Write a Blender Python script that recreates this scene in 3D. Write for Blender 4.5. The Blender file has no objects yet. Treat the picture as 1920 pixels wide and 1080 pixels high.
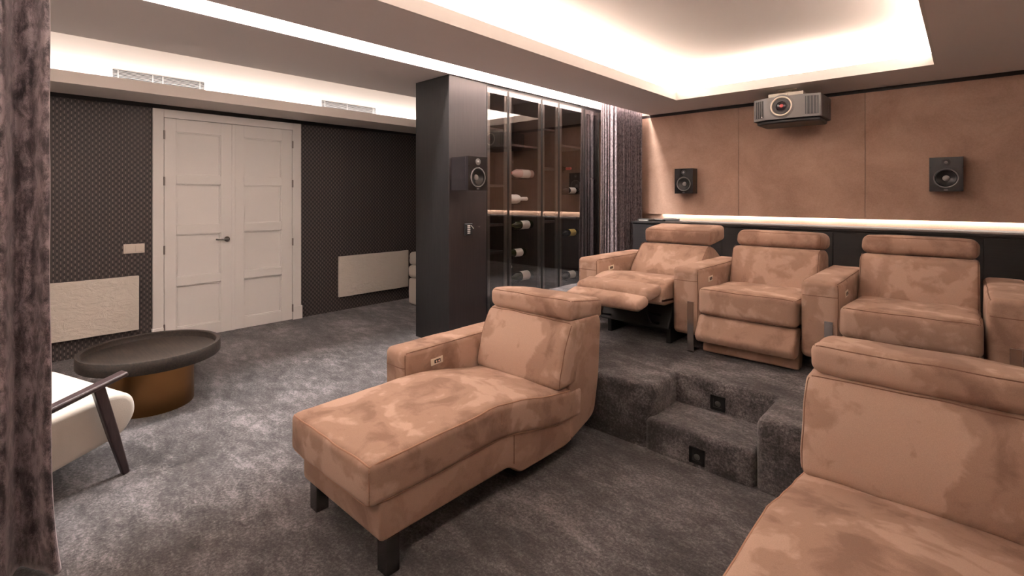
import bpy, bmesh, math, random
from mathutils import Vector, noise
random.seed(7)
PI = math.pi
C = bpy.context.scene.collection
S = bpy.context.scene
# ------------------------------------------------------------ camera, world, exposure
TH = math.radians(42.65)
cam = bpy.data.cameras.new('camera'); camo = bpy.data.objects.new('camera', cam); C.objects.link(camo)
camo.location = (0, 0, 1.35); camo.rotation_euler = (PI/2, 0, TH)
cam.sensor_width = 36; cam.lens = 925/1920*36
cam.shift_y = -(540-370)/1920
cam.clip_start = 0.02
S.camera = camo
w = bpy.data.worlds.new('world'); S.world = w; w.use_nodes = True
w.node_tree.nodes['Background'].inputs[0].default_value = (0.9, 0.85, 0.8, 1)
w.node_tree.nodes['Background'].inputs[1].default_value = 0.0
S.view_settings.view_transform = 'Standard'; S.view_settings.look = 'None'
S.view_settings.exposure = 0.45; S.view_settings.gamma = 1.0
S.view_settings.use_curve_mapping = False
S.cycles.max_bounces = 10; S.cycles.diffuse_bounces = 6; S.cycles.glossy_bounces = 4
S.cycles.transparent_max_bounces = 12
S.cycles.sample_clamp_indirect = 8.0
WARM = (1.0, 0.90, 0.80)
NEUT = (1.0, 0.96, 0.935)
H = 2.464          # ceiling height
def strip_light(name, loc, sx, sy, power, color, rot=(0, 0, 0), spread=None):
    """an LED run: area lamp, local -Z is the beam direction"""
    L = bpy.data.lights.new(name, 'AREA'); L.shape = 'RECTANGLE'; L.size = sx; L.size_y = sy
    L.energy = power; L.color = color
    if spread: L.spread = spread
    o = bpy.data.objects.new(name, L); o.location = loc; o.rotation_euler = rot; C.objects.link(o)
    return o
CX0, CX1, CY0, CY1 = -2.447, -0.20, -1.3, 5.44       # cove opening
COVE = 19.0
T = math.radians(97)
strip_light('cove_led_left', (CX0-.03, (CY0+CY1)/2, 2.53), .03, CY1-CY0+.2, COVE*7.0, NEUT, (0, T, 0))
strip_light('cove_led_right', (CX1+.03, (CY0+CY1)/2, 2.53), .03, CY1-CY0+.2, COVE*7.0, NEUT, (0, -T, 0))
strip_light('cove_led_back', ((CX0+CX1)/2, CY1+.03, 2.53), CX1-CX0+.2, .03, COVE*2.4, NEUT, (T, 0, 0))
strip_light('cove_led_front', ((CX0+CX1)/2, CY0-.03, 2.53), CX1-CX0+.2, .03, COVE*2.4, NEUT, (-T, 0, 0))
strip_light('slot_led', (-3.30, 2.05, 2.93), .10, 8.2, 255.0, NEUT)
strip_light('shelf_led', (-4.995, 2.05, 2.262), .03, 8.2, 24.0, NEUT, (0, math.radians(98), 0))
strip_light('ledge_led', (-1.0, 6.236, 1.128), 4.0, .02, 10.0, WARM)

# ------------------------------------------------------------ materials
def newmat(name):
    m = bpy.data.materials.new(name); m.use_nodes = True
    nt = m.node_tree; return m, nt, nt.nodes['Principled BSDF']
def N(nt, t, **kw):
    n = nt.nodes.new(t)
    for k, v in kw.items():
        if k in n.inputs: n.inputs[k].default_value = v
        else: setattr(n, k, v)
    return n
def L_(nt, a, b): nt.links.new(a, b)
def plain(name, col, rough=.6, metal=0, sheen=0, bump=0, bscale=200, spec=.5, emit=None, estr=0):
    m, nt, p = newmat(name)
    p.inputs['Base Color'].default_value = (*col, 1); p.inputs['Roughness'].default_value = rough
    p.inputs['Metallic'].default_value = metal; p.inputs['Specular IOR Level'].default_value = spec
    if sheen: p.inputs['Sheen Weight'].default_value = sheen
    if emit: p.inputs['Emission Color'].default_value = (*emit, 1); p.inputs['Emission Strength'].default_value = estr
    if bump:
        tc = N(nt, 'ShaderNodeTexCoord'); nz = N(nt, 'ShaderNodeTexNoise', Scale=bscale, Detail=3)
        b = N(nt, 'ShaderNodeBump', Strength=bump, Distance=.004)
        L_(nt, tc.outputs['Object'], nz.inputs['Vector']); L_(nt, nz.outputs['Fac'], b.inputs['Height']); L_(nt, b.outputs[0], p.inputs['Normal'])
    return m
def ramp(nt, stops):
    r = N(nt, 'ShaderNodeValToRGB'); e = r.color_ramp.elements
    while len(e) < len(stops): e.new(.5)
    for i, (pos, c) in enumerate(stops):
        e[i].position = pos; e[i].color = (*c, 1) if len(c) == 3 else c
    return r
def suede(name, seed, dark, mid, light, stretch=(1, 1, 1), scale=3.2):
    """brushed microfibre: soft-edged nap patches"""
    m, nt, p = newmat(name)
    tc = N(nt, 'ShaderNodeTexCoord'); mp = N(nt, 'ShaderNodeMapping')
    mp.inputs['Location'].default_value = (seed*3.1, seed*1.7, seed*.9); mp.inputs['Scale'].default_value = stretch
    mp.inputs['Rotation'].default_value = (0, 0, .5)
    L_(nt, tc.outputs['Object'], mp.inputs['Vector'])
    n1 = N(nt, 'ShaderNodeTexNoise', Scale=scale, Detail=3, Roughness=.5, Distortion=.7)
    n2 = N(nt, 'ShaderNodeTexNoise', Scale=scale*3.5, Detail=5, Roughness=.6, Distortion=.5)
    n3 = N(nt, 'ShaderNodeTexNoise', Scale=420, Detail=2)
    for n in (n1, n2, n3): L_(nt, mp.outputs[0], n.inputs['Vector'])
    a = N(nt, 'ShaderNodeMath', operation='MULTIPLY'); a.inputs[1].default_value = .72; L_(nt, n1.outputs['Fac'], a.inputs[0])
    b = N(nt, 'ShaderNodeMath', operation='MULTIPLY_ADD'); b.inputs[1].default_value = .28
    L_(nt, n2.outputs['Fac'], b.inputs[0]); L_(nt, a.outputs[0], b.inputs[2])
    r = ramp(nt, [(.40, dark), (.47, mid), (.515, mid), (.56, light)]); L_(nt, b.outputs[0], r.inputs[0])
    mx = N(nt, 'ShaderNodeMixRGB', blend_type='MULTIPLY'); mx.inputs[0].default_value = .25
    r3 = ramp(nt, [(.3, (.6, .6, .6)), (.7, (1.2, 1.2, 1.2))]); L_(nt, n3.outputs['Fac'], r3.inputs[0])
    L_(nt, r.outputs[0], mx.inputs[1]); L_(nt, r3.outputs[0], mx.inputs[2]); L_(nt, mx.outputs[0], p.inputs['Base Color'])
    p.inputs['Roughness'].default_value = .92; p.inputs['Specular IOR Level'].default_value = .15
    p.inputs['Sheen Weight'].default_value = .10; p.inputs['Sheen Roughness'].default_value = .4
    p.inputs['Sheen Tint'].default_value = (1, .85, .75, 1)
    bp = N(nt, 'ShaderNodeBump', Strength=.25, Distance=.004)
    L_(nt, n2.outputs['Fac'], bp.inputs['Height']); L_(nt, bp.outputs[0], p.inputs['Normal'])
    return m
SD, SM, SL = (.265, .165, .122), (.385, .252, .190), (.50, .348, .272)
M_suede = suede('suede_brushed', 1, SD, SM, SL)
M_suede2 = suede('suede_plain', 4, (.295, .185, .138), (.355, .228, .171), (.41, .272, .208), scale=4)
M_seam = plain('suede_seam', (.20, .105, .07), .9)
M_pipe = plain('suede_piping', (.40, .225, .15), .9)

def carpet():
    m, nt, p = newmat('carpet_pile')
    tc = N(nt, 'ShaderNodeTexCoord'); mp = N(nt, 'ShaderNodeMapping'); mp.inputs['Rotation'].default_value = (0, 0, .5)
    mp.inputs['Scale'].default_value = (1, 1.9, 1.4)
    L_(nt, tc.outputs['Object'], mp.inputs['Vector'])
    n1 = N(nt, 'ShaderNodeTexNoise', Scale=1.6, Detail=5, Roughness=.62, Distortion=.25)
    n2 = N(nt, 'ShaderNodeTexNoise', Scale=8, Detail=5, Roughness=.7, Distortion=.2)
    n3 = N(nt, 'ShaderNodeTexNoise', Scale=75, Detail=5, Roughness=.85)
    L_(nt, mp.outputs[0], n1.inputs['Vector']); L_(nt, mp.outputs[0], n2.inputs['Vector']); L_(nt, tc.outputs['Object'], n3.inputs['Vector'])
    def madd(x, k, y=None):
        q = N(nt, 'ShaderNodeMath', operation='MULTIPLY_ADD'); q.inputs[1].default_value = k
        L_(nt, x, q.inputs[0])
        if y is None: q.inputs[2].default_value = 0
        else: L_(nt, y, q.inputs[2])
        return q.outputs[0]
    s = madd(n3.outputs['Fac'], .46, madd(n2.outputs['Fac'], .26, madd(n1.outputs['Fac'], .28)))
    r = ramp(nt, [(.40, (.017, .0145, .015)), (.475, (.050, .0445, .046)), (.525, (.108, .098, .100)), (.60, (.27, .250, .253))])
    L_(nt, s, r.inputs[0]); L_(nt, r.outputs[0], p.inputs['Base Color'])
    p.inputs['Roughness'].default_value = 1; p.inputs['Specular IOR Level'].default_value = .05
    p.inputs['Sheen Weight'].default_value = .25; p.inputs['Sheen Roughness'].default_value = .5
    bp = N(nt, 'ShaderNodeBump', Strength=.8, Distance=.008); L_(nt, n3.outputs['Fac'], bp.inputs['Height']); L_(nt, bp.outputs[0], p.inputs['Normal'])
    return m
M_carpet = carpet()

def wallpaper():
    m, nt, p = newmat('wallpaper')
    g = N(nt, 'ShaderNodeNewGeometry'); sx = N(nt, 'ShaderNodeSeparateXYZ'); L_(nt, g.outputs['Position'], sx.inputs[0])
    def mth(op, a, b=None, c=None):
        q = N(nt, 'ShaderNodeMath', operation=op)
        for i, v in enumerate((a, b, c)):
            if v is None: continue
            if isinstance(v, (int, float)): q.inputs[i].default_value = v
            else: L_(nt, v, q.inputs[i])
        return q.outputs[0]
    a = mth('DIVIDE', mth('ADD', sx.outputs['Y'], sx.outputs['X']), .0225); ia = mth('FLOOR', a); fa = mth('ABSOLUTE', mth('SUBTRACT', mth('SUBTRACT', a, ia), .5))
    par = mth('MULTIPLY', mth('FLOORED_MODULO', ia, 2.0), .5)
    b = mth('ADD', mth('DIVIDE', sx.outputs['Z'], .049), par); fb = mth('ABSOLUTE', mth('SUBTRACT', mth('FRACT', b), .5))
    # light dash centred, dark oval around the half step
    dash = mth('LESS_THAN', mth('ADD', mth('POWER', mth('DIVIDE', fa, .17), 2.0), mth('POWER', mth('DIVIDE', fb, .27), 2.0)), 1.0)
    fb2 = mth('SUBTRACT', .5, fb)
    oval = mth('LESS_THAN', mth('ADD', mth('POWER', mth('DIVIDE', fa, .3), 2.0), mth('POWER', mth('DIVIDE', fb2, .2), 2.0)), 1.0)
    m1 = N(nt, 'ShaderNodeMixRGB'); m1.inputs[1].default_value = (.052, .042, .041, 1); m1.inputs[2].default_value = (.022, .017, .018, 1); L_(nt, oval, m1.inputs[0])
    m2 = N(nt, 'ShaderNodeMixRGB'); L_(nt, m1.outputs[0], m2.inputs[1]); m2.inputs[2].default_value = (.17, .14, .125, 1); L_(nt, dash, m2.inputs[0])
    L_(nt, m2.outputs[0], p.inputs['Base Color']); p.inputs['Roughness'].default_value = .6
    return m
M_wallpaper = wallpaper()

def velvetwall():
    m, nt, p = newmat('wall_velvet')
    tc = N(nt, 'ShaderNodeTexCoord')
    n1 = N(nt, 'ShaderNodeTexNoise', Scale=1.6, Detail=6, Roughness=.65, Distortion=.5)
    n2 = N(nt, 'ShaderNodeTexNoise', Scale=90, Detail=3, Roughness=.7)
    L_(nt, tc.outputs['Object'], n1.inputs['Vector']); L_(nt, tc.outputs['Object'], n2.inputs['Vector'])
    a = N(nt, 'ShaderNodeMath', operation='MULTIPLY_ADD'); a.inputs[1].default_value = .3; L_(nt, n2.outputs['Fac'], a.inputs[0])
    b = N(nt, 'ShaderNodeMath', operation='MULTIPLY'); b.inputs[1].default_value = .7; L_(nt, n1.outputs['Fac'], b.inputs[0]); L_(nt, b.outputs[0], a.inputs[2])
    r = ramp(nt, [(.35, (.36, .220, .162)), (.5, (.45, .290, .218)), (.65, (.53, .355, .27))])
    L_(nt, a.outputs[0], r.inputs[0]); L_(nt, r.outputs[0], p.inputs['Base Color'])
    p.inputs['Roughness'].default_value = .95; p.inputs['Specular IOR Level'].default_value = .1; p.inputs['Sheen Weight'].default_value = .2
    return m
M_velvetwall = velvetwall()

def wood(name, c1, c2, scale=(30, 30, 1.2), rough=.45, bump=.25):
    m, nt, p = newmat(name)
    tc = N(nt, 'ShaderNodeTexCoord'); mp = N(nt, 'ShaderNodeMapping'); mp.inputs['Scale'].default_value = scale
    L_(nt, tc.outputs['Object'], mp.inputs['Vector'])
    n = N(nt, 'ShaderNodeTexNoise', Scale=3, Detail=6, Roughness=.65, Distortion=.6); L_(nt, mp.outputs[0], n.inputs['Vector'])
    r = ramp(nt, [(.35, c1), (.65, c2)]); L_(nt, n.outputs['Fac'], r.inputs[0]); L_(nt, r.outputs[0], p.inputs['Base Color'])
    p.inputs['Roughness'].default_value = rough
    b = N(nt, 'ShaderNodeBump', Strength=bump, Distance=.002); L_(nt, n.outputs['Fac'], b.inputs['Height']); L_(nt, b.outputs[0], p.inputs['Normal'])
    return m
M_blackoak = wood('black_oak', (.0035, .003, .003), (.011, .009, .009), rough=.5)
M_panelwood = wood('dark_panel', (.016, .010, .0095), (.025, .0165, .0155), rough=.42, bump=.08)
M_darkcab = wood('ledge_cabinet_wood', (.007, .005, .0055), (.013, .0095, .0095), scale=(1.5, 30, 30), rough=.6, bump=.08)
M_shelfwood = wood('shelf_wood', (.040, .026, .022), (.065, .043, .036), rough=.5, bump=.1)
M_tablewood = wood('smoked_wood', (.006, .004, .003), (.036, .023, .016), scale=(2, 30, 30), rough=.6, bump=.4)
M_chairwood = wood('wenge', (.030, .017, .018), (.055, .035, .035), scale=(20, 20, 3), rough=.4, bump=.1)
def metal_brushed(name, col, rough):
    return plain(name, col, rough, 1.0)
M_bronze = metal_brushed('bronze', (.36, .185, .07), .36)
M_chrome = metal_brushed('chrome', (.78, .77, .76), .14)
M_darkchrome = metal_brushed('dark_chrome', (.20, .19, .19), .25)
M_alu = metal_brushed('anodised_frame', (.10, .095, .092), .35)
M_alulight = metal_brushed('frame_inner', (.20, .185, .175), .4)
M_black = plain('black_plastic', (.012, .012, .013), .45)
M_blackgloss = plain('black_gloss', (.014, .011, .012), .25)
M_mech = plain('mechanism_black', (.008, .008, .008), .6)
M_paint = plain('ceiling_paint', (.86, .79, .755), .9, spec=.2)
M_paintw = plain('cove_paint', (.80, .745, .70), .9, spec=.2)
M_covetop = plain('cove_ceiling_dimmed', (.62, .555, .505), .9, spec=.2)  # ceiling paint darkened in colour to narrow the cove glow
M_vent = plain('vent_grey', (.30, .285, .275), .5)
M_white = plain('door_paint', (.84, .815, .785), .45)
M_plaster = plain('side_wall_paint', (.62, .54, .49), .9)
M_cream = plain('cream_fabric', (.54, .49, .43), .95, sheen=.3, bump=.25, bscale=260)
M_grey = plain('grey_plastic', (.15, .138, .132), .4)
M_darkgrey = plain('dark_grey_plastic', (.045, .040, .040), .45)
M_ring = plain('ring_cream', (.78, .70, .58), .3)
M_lens = plain('lens_glass', (.02, .012, .014), .05)
M_red = plain('red_coating', (.35, .05, .05), .2)
M_cone = plain('cone', (.03, .028, .028), .3)
M_trim = plain('driver_ring', (.22, .205, .20), .35)
M_dome = plain('dust_cap', (.30, .28, .27), .3)
M_label = plain('label_paper', (.75, .70, .64), .7)
M_labely = plain('label_yellow', (.62, .47, .13), .7)
M_redfoil = plain('red_foil', (.6, .06, .05), .4)
M_whitefoil = plain('white_bottle', (.80, .78, .74), .35)
M_pinkwine = plain('rose_bottle', (.74, .55, .50), .2)
M_greenglass = plain('green_glass', (.030, .035, .008), .08)
M_darkglass = plain('dark_glass', (.006, .007, .006), .08)
M_hinge = metal_brushed('hinge_metal', (.30, .27, .25), .4)
M_bar = plain('white_bars', (.6, .57, .54), .5)
M_lensdim = plain('frosted_lens', (.07, .07, .065), .3)
M_switch = plain('switch_ivory', (.72, .64, .56), .45)
def stone():
    m, nt, p = newmat('white_stone')
    tc = N(nt, 'ShaderNodeTexCoord'); mp = N(nt, 'ShaderNodeMapping'); mp.inputs['Scale'].default_value = (1, 1, 1.8); mp.inputs['Rotation'].default_value = (.5, 0, 0)
    L_(nt, tc.outputs['Object'], mp.inputs['Vector'])
    n = N(nt, 'ShaderNodeTexNoise', Scale=9, Detail=8, Roughness=.6, Distortion=1.2); L_(nt, mp.outputs[0], n.inputs['Vector'])
    p.inputs['Base Color'].default_value = (.72, .66, .585, 1); p.inputs['Roughness'].default_value = .7
    b = N(nt, 'ShaderNodeBump', Strength=.7, Distance=.02); L_(nt, n.outputs['Fac'], b.inputs['Height']); L_(nt, b.outputs[0], p.inputs['Normal'])
    return m
M_stone = stone()
def crushed(name, c1, c2, c3, scale=24):
    m, nt, p = newmat(name)
    tc = N(nt, 'ShaderNodeTexCoord'); mp = N(nt, 'ShaderNodeMapping'); mp.inputs['Scale'].default_value = (1, 1, .55)
    L_(nt, tc.outputs['Object'], mp.inputs['Vector'])
    n = N(nt, 'ShaderNodeTexNoise', Scale=scale, Detail=8, Roughness=.72, Distortion=.3); L_(nt, mp.outputs[0], n.inputs['Vector'])
    wv = N(nt, 'ShaderNodeTexNoise', Scale=500, Detail=1); L_(nt, tc.outputs['Object'], wv.inputs['Vector'])
    a = N(nt, 'ShaderNodeMath', operation='MULTIPLY_ADD'); a.inputs[1].default_value = .2; L_(nt, wv.outputs['Fac'], a.inputs[0])
    b = N(nt, 'ShaderNodeMath', operation='MULTIPLY'); b.inputs[1].default_value = .8; L_(nt, n.outputs['Fac'], b.inputs[0]); L_(nt, b.outputs[0], a.inputs[2])
    r = ramp(nt, [(.41, c1), (.49, c2), (.575, c3)]); L_(nt, a.outputs[0], r.inputs[0]); L_(nt, r.outputs[0], p.inputs['Base Color'])
    p.inputs['Roughness'].default_value = .55; p.inputs['Sheen Weight'].default_value = .8; p.inputs['Sheen Roughness'].default_value = .35
    p.inputs['Sheen Tint'].default_value = (.95, .85, .88, 1)
    return m
M_curtain = crushed('crushed_velvet', (.030, .021, .025), (.14, .108, .118), (.34, .275, .29))
M_curtain2 = crushed('pleated_velvet', (.07, .052, .058), (.17, .135, .143), (.29, .235, .245), scale=60)
def glass():
    m = bpy.data.materials.new('smoked_glass'); m.use_nodes = True; nt = m.node_tree; nt.nodes.clear()
    o = N(nt, 'ShaderNodeOutputMaterial'); t = N(nt, 'ShaderNodeBsdfTransparent'); t.inputs[0].default_value = (.84, .81, .80, 1)
    g = N(nt, 'ShaderNodeBsdfGlossy', Roughness=.015); g.inputs[0].default_value = (.95, .92, .9, 1)
    mx = N(nt, 'ShaderNodeMixShader'); ge = N(nt, 'ShaderNodeNewGeometry')
    d = N(nt, 'ShaderNodeVectorMath', operation='DOT_PRODUCT'); L_(nt, ge.outputs['Normal'], d.inputs[0]); L_(nt, ge.outputs['Incoming'], d.inputs[1])
    a = N(nt, 'ShaderNodeMath', operation='ABSOLUTE'); L_(nt, d.outputs['Value'], a.inputs[0])
    b = N(nt, 'ShaderNodeMath', operation='SUBTRACT'); b.inputs[0].default_value = 1; L_(nt, a.outputs[0], b.inputs[1])
    c = N(nt, 'ShaderNodeMath', operation='POWER'); c.inputs[1].default_value = 3.0; L_(nt, b.outputs[0], c.inputs[0])
    e = N(nt, 'ShaderNodeMath', operation='MULTIPLY_ADD'); e.inputs[1].default_value = .8; e.inputs[2].default_value = .16; L_(nt, c.outputs[0], e.inputs[0])
    L_(nt, e.outputs[0], mx.inputs[0]); L_(nt, t.outputs[0], mx.inputs[1]); L_(nt, g.outputs[0], mx.inputs[2]); L_(nt, mx.outputs[0], o.inputs[0])
    return m
M_glass = glass()

# ------------------------------------------------------------ geometry helpers
class G:
    """mesh collector in world coordinates"""
    def __init__(s): s.v = []; s.f = []
    def add(s, v, f):
        b = len(s.v); s.v += [tuple(p) for p in v]; s.f += [tuple(i+b for i in q) for q in f]; return s
    def box(s, x0, x1, y0, y1, z0, z1):
        v = [(x, y, z) for x in (x0, x1) for y in (y0, y1) for z in (z0, z1)]
        return s.add(v, [(0, 1, 3, 2), (4, 6, 7, 5), (0, 4, 5, 1), (2, 3, 7, 6), (0, 2, 6, 4), (1, 5, 7, 3)])
    def cyl(s, c, axis, r, h, n=32, r2=None, cap=True):
        """cylinder from c along axis (0,1,2)"""
        r2 = r if r2 is None else r2; v = []
        a, b = [(1, 2), (2, 0), (0, 1)][axis]
        for k, (hh, rr) in enumerate(((0, r), (h, r2))):
            for i in range(n):
                p = list(c); p[axis] += hh; p[a] += rr*math.cos(2*PI*i/n); p[b] += rr*math.sin(2*PI*i/n); v.append(p)
        f = [(i, (i+1) % n, n+(i+1) % n, n+i) for i in range(n)]
        if cap: f += [tuple(range(n))[::-1], tuple(range(n, 2*n))]
        return s.add(v, f)
    def lathe(s, c, axis, prof, n=40, sgn=1, cap=True):
        """prof: list of (r, h) along axis"""
        a, b = [(1, 2), (2, 0), (0, 1)][axis]; v = []; m = len(prof)
        for (r, h) in prof:
            for i in range(n):
                p = list(c); p[axis] += sgn*h; p[a] += r*math.cos(2*PI*i/n); p[b] += r*math.sin(2*PI*i/n); v.append(p)
        f = []
        for k in range(m-1):
            for i in range(n):
                f.append((k*n+i, k*n+(i+1) % n, (k+1)*n+(i+1) % n, (k+1)*n+i))
        if cap: f += [tuple(range(n))[::-1], tuple(range((m-1)*n, m*n))]
        return s.add(v, f)
    def tube(s, pts, r, closed=False, n=6):
        pts = [Vector(p) for p in pts]; v = []; k = len(pts)
        for i, p in enumerate(pts):
            a = pts[(i-1) % k] if (closed or i > 0) else p
            b = pts[(i+1) % k] if (closed or i < k-1) else p
            t = (b-a).normalized(); u = t.cross(Vector((0, 0, 1)))
            if u.length < .05: u = t.cross(Vector((1, 0, 0)))
            u.normalize(); w_ = t.cross(u)
            for j in range(n): v.append(p+u*r*math.cos(2*PI*j/n)+w_*r*math.sin(2*PI*j/n))
        f = []
        for i in range(k if closed else k-1):
            for j in range(n):
                f.append((i*n+j, i*n+(j+1) % n, ((i+1) % k)*n+(j+1) % n, ((i+1) % k)*n+j))
        if not closed: f += [tuple(range(n))[::-1], tuple(range((k-1)*n, k*n))]
        return s.add(v, f)
def axis_params(h, r, m, n=4):
    r = min(r, h*.98); P = [-(h-r)-r*math.tan(math.radians(45*(1-i/n))) for i in range(n)]
    core = [-(h-r)+2*(h-r)*i/m for i in range(m+1)]
    return P+core+[-p for p in reversed(P)]
class RB:
    """rounded, crowned box with optional deform; gives surface and seams"""
    def __init__(s, x0, x1, y0, y1, z0, z1, r=.03, crown=(0, 0, 0), f=None, m=(10, 10, 5), wob=.0015):
        s.c = Vector(((x0+x1)/2, (y0+y1)/2, (z0+z1)/2)); s.h = Vector(((x1-x0)/2, (y1-y0)/2, (z1-z0)/2))
        s.r = min(r, min(s.h)*.98); s.crown = crown; s.f = f; s.m = m; s.wob = wob
    def map(s, p):
        p = Vector(p); h = s.h; r = s.r
        q = Vector([max(-(h[i]-r), min(h[i]-r, p[i])) for i in range(3)]); d = p-q
        if d.length > 1e-9: p = q+d.normalized()*r
        o = p.copy(); g = [max(0, 1-(p[i]/h[i])**2) for i in range(3)]
        o.x += s.crown[0]*g[1]**.7*g[2]**.7*p.x/h.x; o.y += s.crown[1]*g[0]**.7*g[2]**.7*p.y/h.y; o.z += s.crown[2]*g[0]**.7*g[1]**.7*p.z/h.z
        o += s.c
        if s.wob: o += Vector((noise.noise(o*9), noise.noise(o*9+Vector((5, 1, 2))), noise.noise(o*7+Vector((1, 8, 3)))))*s.wob*2
        if s.f: o = Vector(s.f(o))
        return o
    def mesh(s):
        ax = [axis_params(s.h[i], s.r, s.m[i]) for i in range(3)]; idx = {}; V = []; F = []
        def vid(p):
            k = tuple(round(c, 6) for c in p)
            if k not in idx: idx[k] = len(V); V.append(s.map(p))
            return idx[k]
        for i in range(3):
            a, b = [(1, 2), (2, 0), (0, 1)][i]
            for sg in (-1, 1):
                for j in range(len(ax[a])-1):
                    for k in range(len(ax[b])-1):
                        q = []
                        for (jj, kk) in ((j, k), (j+1, k), (j+1, k+1), (j, k+1)):
                            p = [0, 0, 0]; p[i] = sg*s.h[i]; p[a] = ax[a][jj]; p[b] = ax[b][kk]; q.append(vid(p))
                        if sg < 0: q.reverse()
                        F.append(tuple(q))
        g = G(); g.v = [tuple(v) for v in V]; g.f = F; return g
    def edge(s, signs, n=14):
        """polyline on the rounded edge: signs like (0,-1,1): 0 is the running axis"""
        run = signs.index(0); out = []
        for t in range(n+1):
            p = [0, 0, 0]
            for i in range(3):
                p[i] = s.h[i]*signs[i] if i != run else (-1+2*t/n)*(s.h[i]-s.r*.3)
            out.append(s.map(p))
        return out
    def line(s, pts):
        out = []
        for a, b in zip(pts, pts[1:]):
            for t in range(12): out.append(s.map([(a[i]+(b[i]-a[i])*t/12)*s.h[i] for i in range(3)]))
        out.append(s.map([pts[-1][i]*s.h[i] for i in range(3)])); return out
    def ring(s, ax, sg, n=10):
        a, b = [(1, 2), (2, 0), (0, 1)][ax]; out = []
        cs = [(-1, -1), (1, -1), (1, 1), (-1, 1)]
        for k in range(4):
            (a0, b0), (a1, b1) = cs[k], cs[(k+1) % 4]
            for t in range(n):
                p = [0, 0, 0]; p[ax] = sg*s.h[ax]; u = t/n
                p[a] = (a0+(a1-a0)*u)*s.h[a]; p[b] = (b0+(b1-b0)*u)*s.h[b]; out.append(s.map(p))
        return out
def fillet(poly, r, n=4):
    """round the corners of a 2d polygon; r may be a list"""
    out = []; k = len(poly)
    for i in range(k):
        P = Vector(poly[i]); A = Vector(poly[i-1]); B = Vector(poly[(i+1) % k]); rr = r[i] if isinstance(r, (list, tuple)) else r
        da = (A-P); db = (B-P); rr = min(rr, da.length*.45, db.length*.45)
        if rr < 1e-4: out.append(tuple(P)); continue
        a = P+da.normalized()*rr; b = P+db.normalized()*rr
        for t in range(n+1):
            u = t/n; out.append(tuple(a*(1-u)**2+P*2*u*(1-u)+b*u*u))
    return out
def prism_x(poly, x0, x1, bev=.02, bulge=0, nb=4):
    """polygon in (y,z) extruded along x with rounded rims"""
    k = len(poly); P = [Vector(p) for p in poly]
    area = sum(P[i-1].x*P[i].y-P[i].x*P[i-1].y for i in range(k))
    if area < 0: P.reverse()
    Nn = []
    for i in range(k):
        t = (P[(i+1) % k]-P[i-1]).normalized(); Nn.append(Vector((t.y, -t.x)))
    rings = []
    for j in range(nb+1):
        a = PI/2*j/nb; rings.append((x0+bev*(1-math.sin(a)), bev*(1-math.cos(PI/2-a)) if False else bev*(1-math.sin(a))))
    # build ring list properly: quarter circle at both rims
    rings = [(x0+bev*(1-math.cos(PI/2*j/nb)), bev*(1-math.sin(PI/2*j/nb))) for j in range(nb+1)]
    rings += [(x1-bev*(1-math.cos(PI/2*j/nb)), bev*(1-math.sin(PI/2*j/nb))) for j in range(nb, -1, -1)]
    g = G(); V = []
    for x, ins in rings:
        for i in range(k): q = P[i]-Nn[i]*ins; V.append((x, q.x, q.y))
    F = []; R = len(rings)
    for j in range(R-1):
        for i in range(k): F.append((j*k+i, j*k+(i+1) % k, (j+1)*k+(i+1) % k, (j+1)*k+i))
    F += [tuple(range(k))[::-1], tuple(range((R-1)*k, R*k))]
    return g.add(V, F)
def prism_z(poly, z0, z1):
    k = len(poly); V = [(x, y, z0) for x, y in poly]+[(x, y, z1) for x, y in poly]
    F = [(i, (i+1) % k, k+(i+1) % k, k+i) for i in range(k)]+[tuple(range(k))[::-1], tuple(range(k, 2*k))]
    return G().add(V, F)
def prism_y(poly, y0, y1):
    k = len(poly); V = [(x, y0, z) for x, z in poly]+[(x, y1, z) for x, z in poly]
    F = [(i, (i+1) % k, k+(i+1) % k, k+i) for i in range(k)]+[tuple(range(k))[::-1], tuple(range(k, 2*k))]
    return G().add(V, F)
def rot2(g, c, ang):
    """rotate all vertices about a vertical axis"""
    ca, sa = math.cos(ang), math.sin(ang)
    g.v = [(c[0]+(x-c[0])*ca-(y-c[1])*sa, c[1]+(x-c[0])*sa+(y-c[1])*ca, z) for x, y, z in g.v]; return g
def rotx(g, c, ang):
    ca, sa = math.cos(ang), math.sin(ang)
    g.v = [(x, c[0]+(y-c[0])*ca-(z-c[1])*sa, c[1]+(y-c[0])*sa+(z-c[1])*ca) for x, y, z in g.v]; return g
ROOT = {}
def link(name, g, mat, parent=None, smooth=True, bevel=0, angle=40, base=None):
    me = bpy.data.meshes.new(name); base = Vector(base or (ROOT.get(parent, (0, 0, 0)) if parent else (0, 0, 0)))
    me.from_pydata([Vector(v)-base for v in g.v], [], g.f); me.update()
    bm = bmesh.new(); bm.from_mesh(me); bmesh.ops.recalc_face_normals(bm, faces=bm.faces); bm.to_mesh(me); bm.free()
    o = bpy.data.objects.new(name, me); C.objects.link(o); me.materials.append(mat)
    if parent: o.parent = parent; ROOT[o] = tuple(base)
    else: o.location = base; ROOT[o] = tuple(base)
    if bevel:
        md = o.modifiers.new('bevel', 'BEVEL'); md.width = bevel; md.segments = 2; md.limit_method = 'ANGLE'; md.angle_limit = math.radians(35)
    if smooth:
        for p in me.polygons: p.use_smooth = len(p.vertices) <= 4
        me.set_sharp_from_angle(angle=math.radians(angle))
    return o
def tag(o, label=None, cat=None, group=None, kind=None):
    if label: o['label'] = label
    if cat: o['category'] = cat
    if group: o['group'] = group
    if kind: o['kind'] = kind
    return o
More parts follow.
